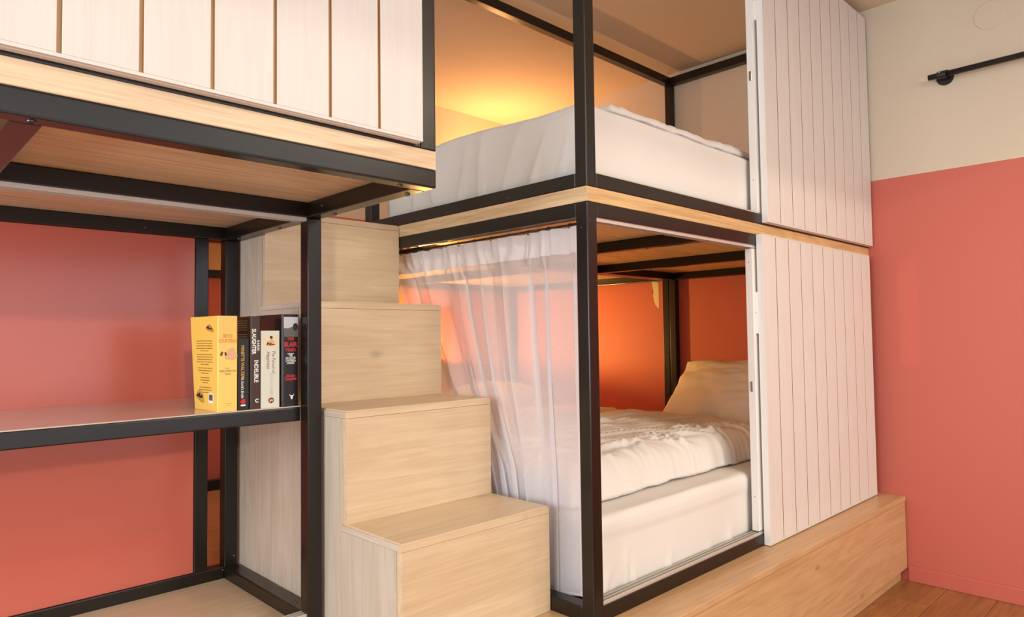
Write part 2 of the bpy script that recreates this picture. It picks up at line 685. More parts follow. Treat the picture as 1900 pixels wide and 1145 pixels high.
def plank_door(name, label, x0, x1, y_front, y_back, z0, z1, n, group='white plank sliding doors', groove=.0065, edge=.0055, stile=False):
    d = thing(name, (x0, (y_front + y_back) / 2, z0), label, 'sliding door', group)
    face = .0075
    # core board shows raw oak at the bottom of the grooves
    bm = bmesh.new()
    add_box(bm, x0 + .0005, x1 - .0005, y_front + face, y_back - .0005, z0 + .0005, z1 - .0005)
    finish('core_board', bm, M_RAWMDF, d)
    pw = (x1 - x0 + groove) / n
    me = None
    for k in range(n):
        a = x0 + k * pw
        if me is None:
            o = box('plank', (a, a + pw - groove, y_front, y_front + face, z0 + edge, z1 - edge), M_WHITE, d, .0008, seg=1)
            me = o.data
            me.materials.append(M_RAWMDF)
            for pl_ in me.polygons:
                if abs(pl_.normal.x) > .8:
                    pl_.material_index = 1
        else:
            o = bpy.data.objects.new('plank', me)
            COL.objects.link(o)
            o.parent = d
            o.location = (k * pw, 0, 0)
    box('bottom_edge', (x0, x1, y_front, y_front + face, z0, z0 + edge - .0001), M_WHITE, d)
    box('top_edge', (x0, x1, y_front, y_front + face, z1 - edge + .0001, z1), M_WHITE, d)
    # lacquered edges and back
    box('side_edge', (x0 - .0012, x0, y_front, y_back, z0, z1), M_WPAINT, d)
    box('side_edge', (x1, x1 + .0012, y_front, y_back, z0, z1), M_WPAINT, d)
    box('back_face', (x0, x1, y_back - .0004, y_back, z0, z1), M_WPAINT, d)
    box('underside', (x0, x1, y_front + face, y_back, z0 - .0012, z0), M_WPAINT, d)
    return d


plank_door('plank_door', 'tall white plank sliding door closing the right half of the lower bunk', .951, 2.028, -.024, -.001, .386, 1.4925, 10)
plank_door('plank_door', 'white plank sliding door of the upper bunk at the right wall', 1.001, 2.079, -.024, -.001, 1.5415, 2.64, 10)
plank_door('plank_door', 'large white panel with wide oak grooves on the left loft', -2.265, -.5565, -.0225, -.001, 1.5415, 2.64, 16)

# inner leaf doors standing behind the front doors


def inner_door(label, x0, x1, z0, z1, pull_z, block_z):
    d = thing('inner_door', (x0, .02, z0), label, 'sliding door', 'inner sliding leaves')
    y0, y1 = .008, .034
    box('stile', (x0, x0 + .045, y0, y1, z0, z1), M_WPAINT, d, .001)
    box('leaf', (x0 + .045, x1, y0 + .006, y1 - .004, z0, z1), M_WPAINT, d, .0005)
    for zz in (z0 + .12, z1 - .05):
        bolt((x0, .021, zz), (-1, 0, 0), d, .0026, .001, M_CHROME, 'screw')
    # round cup pull
    bm = bmesh.new()
    c = Vector((x0 + .072, y0 + .006, pull_z))
    nn = 32
    prof = [(.027, 0), (.027, .004), (.024, .0055), (.022, .004), (.021, -.004), (0, -.004)]
    rings = []
    for pr, py in prof:
        if pr == 0:
            rings.append([bm.verts.new(c + Vector((0, -py, 0)))])
        else:
            rings.append([bm.verts.new(c + Vector((pr * math.cos(2 * math.pi * k / nn), -py, pr * math.sin(2 * math.pi * k / nn)))) for k in range(nn)])
    for a, b in zip(rings, rings[1:]):
        for k in range(nn):
            if len(b) == 1:
                bm.faces.new((a[k], a[(k + 1) % nn], b[0]))
            else:
                bm.faces.new((a[k], a[(k + 1) % nn], b[(k + 1) % nn], b[k]))
    finish('cup_pull', bm, M_CHROME, d, True)
    # small latch keep on the edge
    bm = bmesh.new()
    add_box(bm, x0 - .003, x0, .016, .026, pull_z - .018, pull_z + .018, .001, 1)
    finish('latch', bm, M_CHROME, d)
    # stop block
    b = box('stop_block', (x0 + .012, x0 + .06, -.0005, y0, block_z - .075, block_z + .075), M_WPAINT, d, .001)
    bm = bmesh.new()
    add_dome(bm, (x0 + .012, .004, block_z), (-1, 0, 0), .0022, .001)
    finish('screw', bm, M_CHROME, b, True)
    return d


inner_door('white inner leaf behind the lower plank door, its edge beside the pillow', .932, 2.0, .434, 1.4425, .945, 1.21)
inner_door('white inner leaf behind the upper plank door, its edge beside the mattress', .985, 2.04, 1.5805, 2.60, 2.09, 2.375)

# ------------------------------------------------------------------ staircase
XS, XRR = -.4946, -.002
YS = [.153, .389, .626, .862, 1.086]
ZS = [.667, .952, 1.243, 1.534]
TH = .019
M_SIDE = wood('oak_side_shaded_z', 'z', rgb(210, 197, 179), rgb(180, 163, 143), 0.45, 15.0, 1.0, True)  # stair oak greyed: the side's dimmer, cooler light is put into the colour
M_SIDEY_SHADED = wood('oak_side_shaded_y', 'y', rgb(214, 202, 184), rgb(184, 168, 148), 0.45, 15.0, 1.0, False)  # same greying on the tread ends, painting in their cooler light
st = thing('staircase', ((XS + XRR) / 2, .153, ZP), 'oak box staircase with four steps up to the upper bunk', 'staircase')
zprev = ZP
for k in range(4):
    ztop = ZS[k]
    # tread with an eased nosing
    bm = bmesh.new()
    y1 = YS[k + 1] + (.022 if k < 3 else 0)
    add_box(bm, XS, XRR, YS[k], y1, ztop - TH, ztop)
    es = [e for e in bm.edges if abs(e.verts[0].co.y - YS[k]) < 1e-5 and abs(e.verts[1].co.y - YS[k]) < 1e-5
          and e.verts[0].co.z > ztop - .001 and e.verts[1].co.z > ztop - .001]
    es += [e for e in bm.edges if abs(e.verts[0].co.y - e.verts[1].co.y) > .1 and e.verts[0].co.z > ztop - .001]
    bmesh.ops.bevel(bm, geom=es, offset=.004, segments=3, affect='EDGES')
    tr_ = finish('tread', bm, oak('x'), st)
    box('edge_band', (XS - .0008, XS, YS[k] + .004, y1, ztop - TH + .0004, ztop - .0042), M_SIDEY_SHADED, tr_)
    zb = ZP + .0005 if k == 0 else ZS[k - 1]
    box('riser', (XS + .0015, XRR, YS[k], YS[k] + .018, zb, ztop - TH - .0008), oak('x'), st, .0006)
for (xa, xb) in ((XS, XS + .018), (XRR - .018, XRR)):
    bm = bmesh.new()
    prof = [(YS[0] + .0185, ZP)]
    for k in range(4):
        yk = YS[k] + .0185
        prof.append((yk, ZS[k] - TH - .0006))
        if k < 3:
            prof.append((YS[k + 1] + .0225, ZS[k] - TH - .0006))
            prof.append((YS[k + 1] + .0225, ZS[k]))
            prof.append((YS[k + 1] + .0185, ZS[k]))
    prof += [(1.086, ZS[3] - TH - .0006), (1.086, ZP)]
    a = [bm.verts.new((xa, y_, z_)) for y_, z_ in prof]
    b = [bm.verts.new((xb, y_, z_)) for y_, z_ in prof]
    bm.faces.new(a)
    bm.faces.new(list(reversed(b)))
    nn = len(prof)
    for k in range(nn):
        bm.faces.new((a[k], b[k], b[(k + 1) % nn], a[(k + 1) % nn]))
    bmesh.ops.recalc_face_normals(bm, faces=bm.faces)
    finish('side_panel', bm, M_SIDE, st)
    # narrow strip at the end of each riser so that the side reads flush
    for k in range(4):
        pass

# ------------------------------------------------------------------ left unit: loft over an open shelf bay
X0 = -2.28
YD0, YD1 = .495, .535
YK0, YK1 = 1.036, 1.076
lf = thing('loft_bed', (XL, YD0, ZP), 'black steel loft frame on the left with an open shelf bay below', 'loft bed')
t = lambda *a, **k: t_(*a, parent=lf, **k)
# loft deck
bm = bmesh.new()
add_box(bm, X0, XL, 0, YK1, ZB0, ZB1, .0012, 1)
finish('deck_board', bm, wood('oak_pale_x', 'x', rgb(236, 212, 178), rgb(190, 156, 116), .45, 16.0, 1.15, False), lf)
t('rail', X0, XL, 0, TB, ZT0, ZB0, bev=.004)
t('rail', XL - TB, XL, TB, YD0, ZT0, ZB0)
t('rail', X0, XL, YD0, YD1, ZT0, ZB0)
t('rail', XL - TB, XL, YD1, YK0, ZT0, ZB0)
t('rail', X0, XL, YK0, YK1, ZT0, ZB0)
t('strut', -1.245, -1.204, TB, YD0, ZT0, ZB0)
# upper loft posts and rails
t('post', XL - TB, XL, 0, TB, ZB1, 2.65)
t('post', X0, X0 + TB, 0, TB, ZB1, 2.65)
t('post', XL - TB, XL, YK0, YK1, ZB1, 2.65)
t('rail', X0 + TB, XL - TB, 0, TB, ZB1, ZB1 + TB)
t('rail', X0 + TB, XL - TB, 0, TB, 2.61, 2.65)
t('rail', XL - TB, XL, TB, YK0, ZB1, ZB1 + TB)
t('rail', XL - TB, XL, TB, YK0, 2.61, 2.65)
# shelf bay posts
t('post', XL - TB, XL, YD0, YD1, ZP, ZT0)
t('post', X0, X0 + TB, YD0, YD1, ZP, ZT0)
t('post', XL - TB, XL, YK0, YK1, ZP, ZT0)
t('post', -.634, -.594, YK0 + .004, YK1 + .004, ZP + TB, ZT0)
# bottom rails of the bay
t('rail', X0 + TB, XL - TB, YD0, YD1, ZP, ZP + TB)
t('rail', X0, XL - TB, YK0, YK1, ZP, ZP + .048)
t('rail', XL - TB, XL, YD1, YK0, ZP, ZP + .048)
box('floor_board', (X0 + TB, XL - TB - .0005, YD1, YK0 - .0005, ZP, ZP + .012), oak('x'), lf)
box('back_panel', (X0 + TB, -.6355, 1.044, 1.056, ZP + .049, ZT0 - .002), M_CORAL, lf)
# shelf
t('shelf_rail', X0 + TB, XL - TB, YD1, YD1 + .036, .921, .9575)
t('shelf_rail', X0 + TB, -.636, 1.006, 1.043, .921, .9575)
box('shelf_board', (X0 + TB, XL - TB, YD1 + .001, 1.0425, .958, .961), plain('shelf_laminate', rgb(202, 182, 170), 0.14), lf, .0004)
# aluminium tracks of the bay
track('door_track', X0 + TB, XL - TB, YD0 + .006, YD0 + .034, ZT0, ZT0 - .010, lf)
track('door_track', X0 + TB, XL - TB, YD0 + .006, YD0 + .034, ZP + TB, ZP + TB + .010, lf)
for c in ((-1.221, .021), (-.579, .026), (-.516, .088), (-.516, .406), (-.524, .70), (-.524, .98)):
    bolt((c[0], c[1], ZT0), (0, 0, -1), lf, .0062)
bolt((XL - TB, .42, ZT0 + .02), (-1, 0, 0), lf, .004, .002)
bolt((-.78, YK0, ZT0 + .016), (0, -1, 0), lf, .003, .002)
for c in ((-.61, YK0 + .012), (-.56, YK0 - .03), (-.524, .60)):
    bolt((c[0], c[1], ZP + .048), (0, 0, 1), lf, .004, .0025)
bolt((XL - TB + .03, YK0, ZP + .075), (0, -1, 0), lf, .004, .0025)

# ------------------------------------------------------------------ books
FONT_DEPTH = 0.00012


def lettering(parent, body, size, mat, origin, xdir, ydir, align='CENTER', name='lettering', xs=1.0, shear=0.0, spacing=1.0, line=1.0, bold=0.0):
    cu = bpy.data.curves.new('txt', 'FONT')
    cu.body = body
    cu.size = size
    cu.align_x = align
    cu.align_y = 'CENTER'
    cu.extrude = FONT_DEPTH
    cu.offset = bold
    cu.shear = shear
    cu.space_character = spacing
    cu.space_line = line
    cu.resolution_u = 2
    ob = bpy.data.objects.new('txt', cu)
    COL.objects.link(ob)
    dg = bpy.context.evaluated_depsgraph_get()
    me = bpy.data.meshes.new_from_object(ob.evaluated_get(dg))
    bpy.data.objects.remove(ob)
    bpy.data.curves.remove(cu)
    xd, yd = Vector(xdir).normalized(), Vector(ydir).normalized()
    zd = xd.cross(yd)
    b = BASE[parent]
    o_ = Vector(origin)
    for v in me.vertices:
        v.co = o_ + xd * v.co.x * xs + yd * v.co.y + zd * (v.co.z + FONT_DEPTH) - b
    me.materials.clear()
    me.materials.append(mat)
    o = bpy.data.objects.new(name, me)
    COL.objects.link(o)
    o.parent = parent
    BASE[o] = b
    return o


def flat_poly(parent, name, pts, mat, origin, xdir, ydir, lift=.0003):
    bm = bmesh.new()
    xd, yd = Vector(xdir).normalized(), Vector(ydir).normalized()
    zd = xd.cross(yd)
    prism(bm, [Vector(origin) + xd * a + yd * b_ + zd * lift for a, b_ in pts], zd * -.0002)
    return finish(name, bm, mat, parent)


def disc(parent, name, r, mat, origin, xdir, ydir, n=28, lift=.0003):
    return flat_poly(parent, name, [(r * math.cos(2 * math.pi * k / n), r * math.sin(2 * math.pi * k / n)) for k in range(n)], mat, origin, xdir, ydir, lift)


def blob(seed, rx, ry, n=26, rough=.45):
    rr = random.Random(seed)
    ph = [rr.uniform(0, 6.28) for _ in range(4)]
    out = []
    for k in range(n):
        a = 2 * math.pi * k / n
        q = 1 + rough * .5 * (math.sin(2 * a + ph[0]) + .8 * math.sin(3 * a + ph[1]) + .6 * math.sin(5 * a + ph[2])) * .6
        out.append((rx * q * math.cos(a), ry * q * math.sin(a)))
    return out


M_PAGES = plain('book_pages', rgb(226, 214, 190), .8, 0, .4, 500, .05)


def book(label, x0, x1, yf, depth, h, cover_mat, spine_round=.004, lean=0.0, flare=0.0):
    """book standing on the shelf, spine towards -y."""
    z0 = .9612
    d = thing('book', ((x0 + x1) / 2, yf, z0), label, 'book', 'books at the end of the shelf')
    ct = .0012
    bm = bmesh.new()
    add_box(bm, x0 + ct, x1 - ct, yf + .003, yf + depth - .003, z0 + .0015, z0 + h - .0022)
    finish('page_block', bm, M_PAGES, d)
    # cover: U-shaped wrap with a softly rounded spine
    sec = []
    nseg = 6
    R = spine_round
    for k in range(6):
        sec.append((x0, yf + depth - (depth - R) * k / 6, 1 - k / 6))
    for k in range(nseg + 1):
        a = math.pi / 2 * k / nseg
        sec.append((x0 + R - R * math.cos(a), yf + R - R * math.sin(a), 0))
    for k in range(nseg + 1):
        a = math.pi / 2 * k / nseg
        sec.append((x1 - R + R * math.sin(a), yf + R - R * math.cos(a), 0))
    sec.append((x1, yf + depth, 0))
    nv = len(sec)
    bm = bmesh.new()
    nr = 8
    outer, inn = [], []
    for q in range(nr + 1):
        zi = z0 + h * q / nr
        outer.append([bm.verts.new((px - flare * fw_ * q / nr, py, zi)) for px, py, fw_ in sec])
        inn.append([bm.verts.new((min(max(px, x0 + ct), x1 - ct) - flare * fw_ * q / nr, max(py, yf + ct), zi)) for px, py, fw_ in sec])
    for q in range(nr):
        for i in range(nv - 1):
            bm.faces.new((outer[q][i], outer[q][i + 1], outer[q + 1][i + 1], outer[q + 1][i]))
            bm.faces.new((inn[q][i + 1], inn[q][i], inn[q + 1][i], inn[q + 1][i + 1]))
        for i in (0, nv - 1):
            bm.faces.new((outer[q][i], outer[q + 1][i], inn[q + 1][i], inn[q][i]))
    for i in range(nv - 1):
        bm.faces.new((outer[nr][i], outer[nr][i + 1], inn[nr][i + 1], inn[nr][i]))
        bm.faces.new((outer[0][i + 1], outer[0][i], inn[0][i], inn[0][i + 1]))
    bmesh.ops.recalc_face_normals(bm, faces=bm.faces)
    cv = finish('cover', bm, cover_mat, d)
    return d, cv


X_, Z_, NZ = (1, 0, 0), (0, 0, 1), (0, 0, -1)
CX, CY = (0, -1, 0), (0, 0, 1)      # on a cover facing -x: text runs towards -y
K_RED = plain('ink_red', rgb(200, 34, 44), .45)
K_WHITE = plain('ink_white', rgb(240, 238, 230), .45)
K_BLACK = plain('ink_black', rgb(34, 24, 16), .5)
K_BROWN = plain('ink_brown', rgb(120, 72, 20), .5)
K_ORANGE = plain('ink_orange', rgb(222, 140, 40), .4)
K_GOLD = plain('ink_gold', rgb(206, 160, 62), .35, .4)
K_GREY = plain('ink_grey', rgb(178, 178, 166), .5)
K_SKIN = plain('ink_skin', rgb(226, 176, 130), .5, var=.15)
K_DRED = plain('ink_dark_red', rgb(128, 30, 36), .5)
K_SMOKE = plain('ink_smoke', rgb(96, 90, 90), .35, var=.3)
K_PALE = plain('ink_pale', rgb(196, 196, 200), .25, var=.1)

YF = .540
# --- yellow trade paperback
YEL = plain('yellow_cover', rgb(246, 203, 92), .30, var=.02, coat=.35)
bk, cv = book('thick yellow paperback with its back cover turned to the room', -.757, -.7085, YF, .150, .234, YEL, .003, flare=.012)
xs = -.7325
zt = .9612
lettering(cv, 'BRYCE\nCOURTENAY', .0125, K_ORANGE, (xs, YF, zt + .178), X_, Z_, xs=.62, line=.95, bold=.0002)
lettering(cv, 'THE', .0055, K_BROWN, (xs - .002, YF, zt + .1045), X_, Z_, spacing=1.3)
lettering(cv, 'PERSIMMON\nTREE', .0078, K_BROWN, (xs, YF, zt + .0945), X_, Z_, xs=.86, spacing=1.12, line=.95)
for hh, w_ in ((.0185, .017), (.0145, .013)):
    flat_poly(cv, 'text_line', [(-w_ / 2, 0), (w_ / 2, 0), (w_ / 2, .0011), (-w_ / 2, .0011)], K_ORANGE, (xs + .002, YF, zt + hh), X_, Z_)
flat_poly(cv, 'portrait_print', blob(3, .013, .017), K_SKIN, (xs + .008, YF, zt + .139), X_, Z_)
flat_poly(cv, 'ink_drawing', [(-.02, .0), (-.016, .006), (-.012, .004), (-.0145, -.004), (-.0185, -.006)], K_BROWN, (xs + .001, YF, zt + .141), X_, Z_, .0005)
flat_poly(cv, 'ink_drawing', [(-.004, .006), (0, .004), (.001, -.003), (-.003, -.004)], K_BLACK, (xs - .004, YF, zt + .140), X_, Z_, .0006)
xc = -.757
ym = YF + .075


def on_cover(dy, h):
    """point on the flared back cover; dy from the spine, h above the shelf"""
    return (xc - .012 * max(0, (dy - .003) / .147) * (h / .234) - .0004, YF + dy, zt + h)


fl_dir = Vector((.012 / .15 * .55, -1, 0))
para = [(.172, 5, .092), (.138, 5, .095), (.104, 3, .09), (.080, 3, .062), (.056, 3, .08)]
rr = random.Random(5)
for h, n_, wdt in para:
    for k in range(n_):
        w_ = wdt * (1 if k < n_ - 1 else .55) * rr.uniform(.92, 1.0)
        hh = h - k * .0062
        bm = bmesh.new()
        pa, pb_ = on_cover(.075 + w_ / 2, hh), on_cover(.075 - w_ / 2, hh)
        q = [Vector(pa), Vector(pb_)]
        seg = 9
        for s in range(seg):
            u0, u1 = s / seg + .004, (s + rr.uniform(.72, .95)) / seg
            a_, b_ = q[0].lerp(q[1], u0), q[0].lerp(q[1], u1)
            vv = [bm.verts.new(a_), bm.verts.new(b_), bm.verts.new(b_ + Vector((0, 0, .0021))), bm.verts.new(a_ + Vector((0, 0, .0021)))]
            bm.faces.new(vv)
        finish('text_line', bm, plain('ink_ochre', rgb(150, 100, 34), .5), cv)
for (dy, h, sx, sy, sd) in ((.045, .204, .017, .008, 11), (.108, .034, .020, .015, 12)):
    o_ = on_cover(dy, h)
    flat_poly(cv, 'ink_drawing', blob(sd, sx, sy, rough=.9), plain('ink_tan', rgb(196, 148, 62), .5), o_, fl_dir, CY, .0006)
    flat_poly(cv, 'ink_drawing', blob(sd + 1, sx * .45, sy * .5, rough=.9), K_BLACK, (o_[0], o_[1] + .006, o_[2] + .002), fl_dir, CY, .0010)
    flat_poly(cv, 'ink_drawing', blob(sd + 2, sx * .35, sy * .3, rough=.9), K_BLACK, (o_[0], o_[1] - .009, o_[2] - .001), fl_dir, CY, .0010)
o_ = on_cover(.038, .032)
bl = flat_poly(cv, 'barcode_label', [(-.013, -.012), (.013, -.012), (.013, .012), (-.013, .012)], K_WHITE, o_, fl_dir, CY, .0006)
bm = bmesh.new()
xx = -.0105
while xx < .0105:
    wd = rr.choice((.0004, .0007, .0011))
    P = Vector(on_cover(.038 - xx, .032)) + Vector((-.0012, 0, 0))
    vv = [bm.verts.new(P + Vector((0, 0, -.006))), bm.verts.new(P + Vector((0, -wd, -.006))), bm.verts.new(P + Vector((0, -wd, .009))), bm.verts.new(P + Vector((0, 0, .009)))]
    bm.faces.new(vv)
    xx += wd + rr.choice((.0004, .0007))
bars = finish('barcode', bm, K_BLACK, cv)

# --- short dark paperback
DK = plain('dark_speckled_cover', rgb(34, 30, 25), .35, var=.5, coat=.12, spec=.3)
bk, cv = book('short black paperback with yellow and white spine lettering', -.7065, -.6765, YF + .004, .110, .178, DK, .003)
xs = -.6915
lettering(cv, 'MINETTE WALTERS', .0115, K_GOLD, (xs - .003, YF + .004, zt + .118), NZ, X_, xs=.86, bold=.0002)
lettering(cv, "The Scold's Bridle", .0110, K_WHITE, (xs - .003, YF + .004, zt + .058), NZ, X_, xs=.72, shear=.25)
flat_poly(cv, 'publisher_mark', blob(21, .0055, .007, rough=.3), K_RED, (xs - .001, YF + .004, zt + .021), X_, Z_)
flat_poly(cv, 'publisher_mark', [(-.006, -.002), (.006, -.002), (.006, .002), (-.006, .002)], K_WHITE, (xs - .001, YF + .004, zt + .0115), X_, Z_)

# --- tall brown novel
BR = plain('brown_glossy_cover', rgb(66, 42, 28), .3, var=.35, coat=.15, spec=.3)
bk, cv = book('tall slim brown novel with bold white spine lettering', -.6755, -.6495, YF, .153, .234, BR, .003)
xs = -.6625
lettering(cv, 'SLAUGHTER', .0145, K_WHITE, (xs - .005, YF, zt + .170), NZ, X_, xs=.80, bold=.0004)
lettering(cv, 'KARIN', .0085, K_WHITE, (xs + .0065, YF, zt + .160), NZ, X_, xs=.95, spacing=1.15, bold=.0002)
lettering(cv, 'INDELIBLE', .0150, K_WHITE, (xs + .001, YF, zt + .095), NZ, X_, xs=.82, bold=.0003)
lettering(cv, 'C', .013, K_WHITE, (xs + .003, YF, zt + .0205), X_, Z_, bold=.0004)
for k in range(8):
    hh = .222 - k * .0058 - (.006 if k > 4 else 0)
    w_ = .11 if k not in (4, 7) else .08
    bm = bmesh.new()
    add_box(bm, -.6760, -.6755, YF + .022, YF + .022 + w_, zt + hh, zt + hh + .0018)
    finish('text_line', bm, K_GREY, cv)

# --- pale paperback
PL = plain('pale_sage_cover', rgb(214, 216, 202), .35, var=.03)
bk, cv = book('pale grey paperback with a small beach figure and red script', -.6485, -.5985, YF + .001, .128, .197, PL, .002)
xs = -.6235
flat_poly(cv, 'beach_print', [(-.021, -.019), (.021, -.019), (.021, .013), (-.021, .013)], plain('ink_sand', rgb(226, 212, 184), .5, var=.08), (xs, YF + .001, zt + .172), X_, Z_)
flat_poly(cv, 'figure_print', [(-.013, -.014), (-.006, -.009), (-.009, -.003), (-.004, .0), (-.002, .003), (.003, .002), (.009, -.003), (.012, -.012), (.003, -.010), (-.002, -.014)], K_SKIN, (xs + .002, YF + .001, zt + .173), X_, Z_, .0006)
disc(cv, 'figure_print', .0038, K_BLACK, (xs + .002, YF + .001, zt + .180), X_, Z_, 16, .0007)
flat_poly(cv, 'figure_print', [(-.006, -.013), (.004, -.013), (.002, -.005), (-.003, -.006)], K_BROWN, (xs, YF + .001, zt + .172), X_, Z_, .0008)
lettering(cv, 'The Pursuit of', .0125, K_DRED, (xs + .0085, YF + .001, zt + .118), NZ, X_, xs=.80, shear=.3)
lettering(cv, 'Happiness', .0135, K_DRED, (xs - .0055, YF + .001, zt + .122), NZ, X_, xs=.80, shear=.3)
lettering(cv, 'DOUGLAS KENNEDY', .0105, K_GREY, (xs + .002, YF + .001, zt + .060), NZ, X_, xs=.62)
em = disc(cv, 'publisher_mark', .0073, K_DRED, (xs + .002, YF + .001, zt + .019), X_, Z_)
flat_poly(cv, 'publisher_mark', [(-.005, -.004), (-.002, -.004), (0, 0), (.003, -.003), (.005, .001), (.002, .003), (-.001, .001), (-.002, .004)], PL, (xs + .002, YF + .001, zt + .019), X_, Z_, .0007)

# --- glossy black hardback in a clear jacket
BLK = plain('glossy_black_jacket', rgb(34, 22, 19), .22, var=.2, coat=.3, spec=.3)
bk, cv = book('thick glossy black hardback with red spine title', -.5945, -.5475, YF - .004, .160, .240, BLK, .006)
xs = -.571
yb = YF - .004
flat_poly(cv, 'photo_print', [(-.019, -.018), (.021, -.018), (.021, .017), (-.019, .017)], K_PALE, (xs, yb, zt + .216), X_, Z_)
flat_poly(cv, 'photo_print', [(-.019, -.019), (.021, -.019), (.021, .006), (.004, .007), (-.008, .003), (-.019, .004)], K_SMOKE, (xs, yb, zt + .200), X_, Z_, .0006)
flat_poly(cv, 'photo_print', blob(31, .007, .010, rough=.15), K_BLACK, (xs + .013, yb, zt + .207), X_, Z_, .0009)
lettering(cv, 'THE', .0100, K_RED, (xs + .0, yb, zt + .1755), X_, Z_, bold=.0003)
lettering(cv, 'BLAIR', .0170, K_RED, (xs + .0, yb, zt + .1605), X_, Z_, xs=.82, bold=.0005)
lettering(cv, 'YEARS', .0110, K_RED, (xs + .0, yb, zt + .1465), X_, Z_, xs=.9, bold=.0003)
flat_poly(cv, 'rule', [(-.009, -.0006), (.009, -.0006), (.009, .0006), (-.009, .0006)], K_WHITE, (xs, yb, zt + .137), X_, Z_)
lettering(cv, 'THE\nALASTAIR\nCAMPBELL\nDIARIES', .0080, K_WHITE, (xs, yb, zt + .1225), X_, Z_, xs=.78, line=.84, bold=.0001)
lettering(cv, 'Alastair\nCampbell', .0105, K_RED, (xs, yb, zt + .0755), X_, Z_, xs=.80, line=.8, bold=.0003)
flat_poly(cv, 'publisher_mark', [(-.0055, .007), (-.006, .002), (-.003, .0), (-.0025, -.006), (0, -.008), (.0025, -.006), (.003, 0), (.006, .002), (.0055, .007), (.0045, .003), (.0, .0025), (-.0045, .003)], K_WHITE, (xs + .003, yb, zt + .026), X_, Z_)

# ------------------------------------------------------------------ bedding


def folds_lower(p, n):
    w = 0.0
    if n.y < -.3:      # front side
        w += .007 * fbm(p.x * 2.2, p.z * 2.0, 1.3)
        zl = .582 - .012 * math.sin(p.x * 2.6)
        w += .004 * sstep(zl - .004, zl + .004, p.z) * sstep(1.3, .7, p.x)
        for (x0, s, k, zt_) in ((.10, .016, .55, .52), (.145, .010, .9, .47), (.205, .008, .08, .56), (.245, .014, .0, .50), (.42, .012, .2, .50), (.66, .015, -.15, .48), (.80, .02, .1, .5)):
            q = p.x - x0 - k * (p.z - .42)
            w += .008 * math.exp(-(q / s) ** 2) * sstep(zt_, zt_ - .09, p.z)
    if n.z > .3:
        w += .004 * fbm(p.x * 4, p.y * 4, 7.1)
    return n * w


bm = rounded_box_bm(.088, 2.03, .05, 1.035, .395, .632, .026, .011, folds_lower)
tag(finish('mattress', bm, M_LINEN, None, True, base=(1.0, .5, .395)), 'lower bunk mattress in a white fitted sheet', 'mattress', 'mattresses')


def folds_upper(p, n):
    w = 0.0
    if n.x < -.3:      # loose sheet hanging at the stair end
        w += .016 * fbm(p.y * 3.2 + p.z * 1.5, p.z * 1.6, 4.3)
        w += .007 * fbm(p.y * 9 + p.z * 6, p.z * 2.4, 9.3, 2)
        for (y0_, k, s, a) in ((.14, -.30, .012, .011), (.26, -.45, .016, .012), (.37, -.35, .013, .009), (.49, -.05, .008, .014),
                               (.60, -.25, .016, .011), (.73, .15, .014, .010), (.85, -.1, .016, .010)):
            q = p.y - y0_ - k * (p.z - 1.60)
            w += a * math.exp(-(q / s) ** 2) * sstep(1.80, 1.70, p.z)
        w += .006 * math.exp(-((p.z - 1.766) / .004) ** 2)
        w *= 1.25
    elif n.y < -.3:
        w += .004 * fbm(p.x * 2.0, p.z * 2.5, 2.9)
        w += .005 * math.exp(-((p.z - 1.772) / .005) ** 2)
    if n.z > .3:
        w += .004 * fbm(p.x * 4, p.y * 4, 3.1)
    lift = .020 * sstep(.15, .65, p.y) * sstep(1.66, 1.79, p.z) * sstep(.20, .10, p.x)
    return n * w + Vector((0, 0, lift))


bm = rounded_box_bm(.058, 2.03, .052, 1.035, 1.5805, 1.792, .020, .014, folds_upper)
tag(finish('mattress', bm, M_LINEN, None, True, base=(1.0, .5, 1.5805)), 'upper bunk mattress in a loose creased white sheet', 'mattress', 'mattresses')


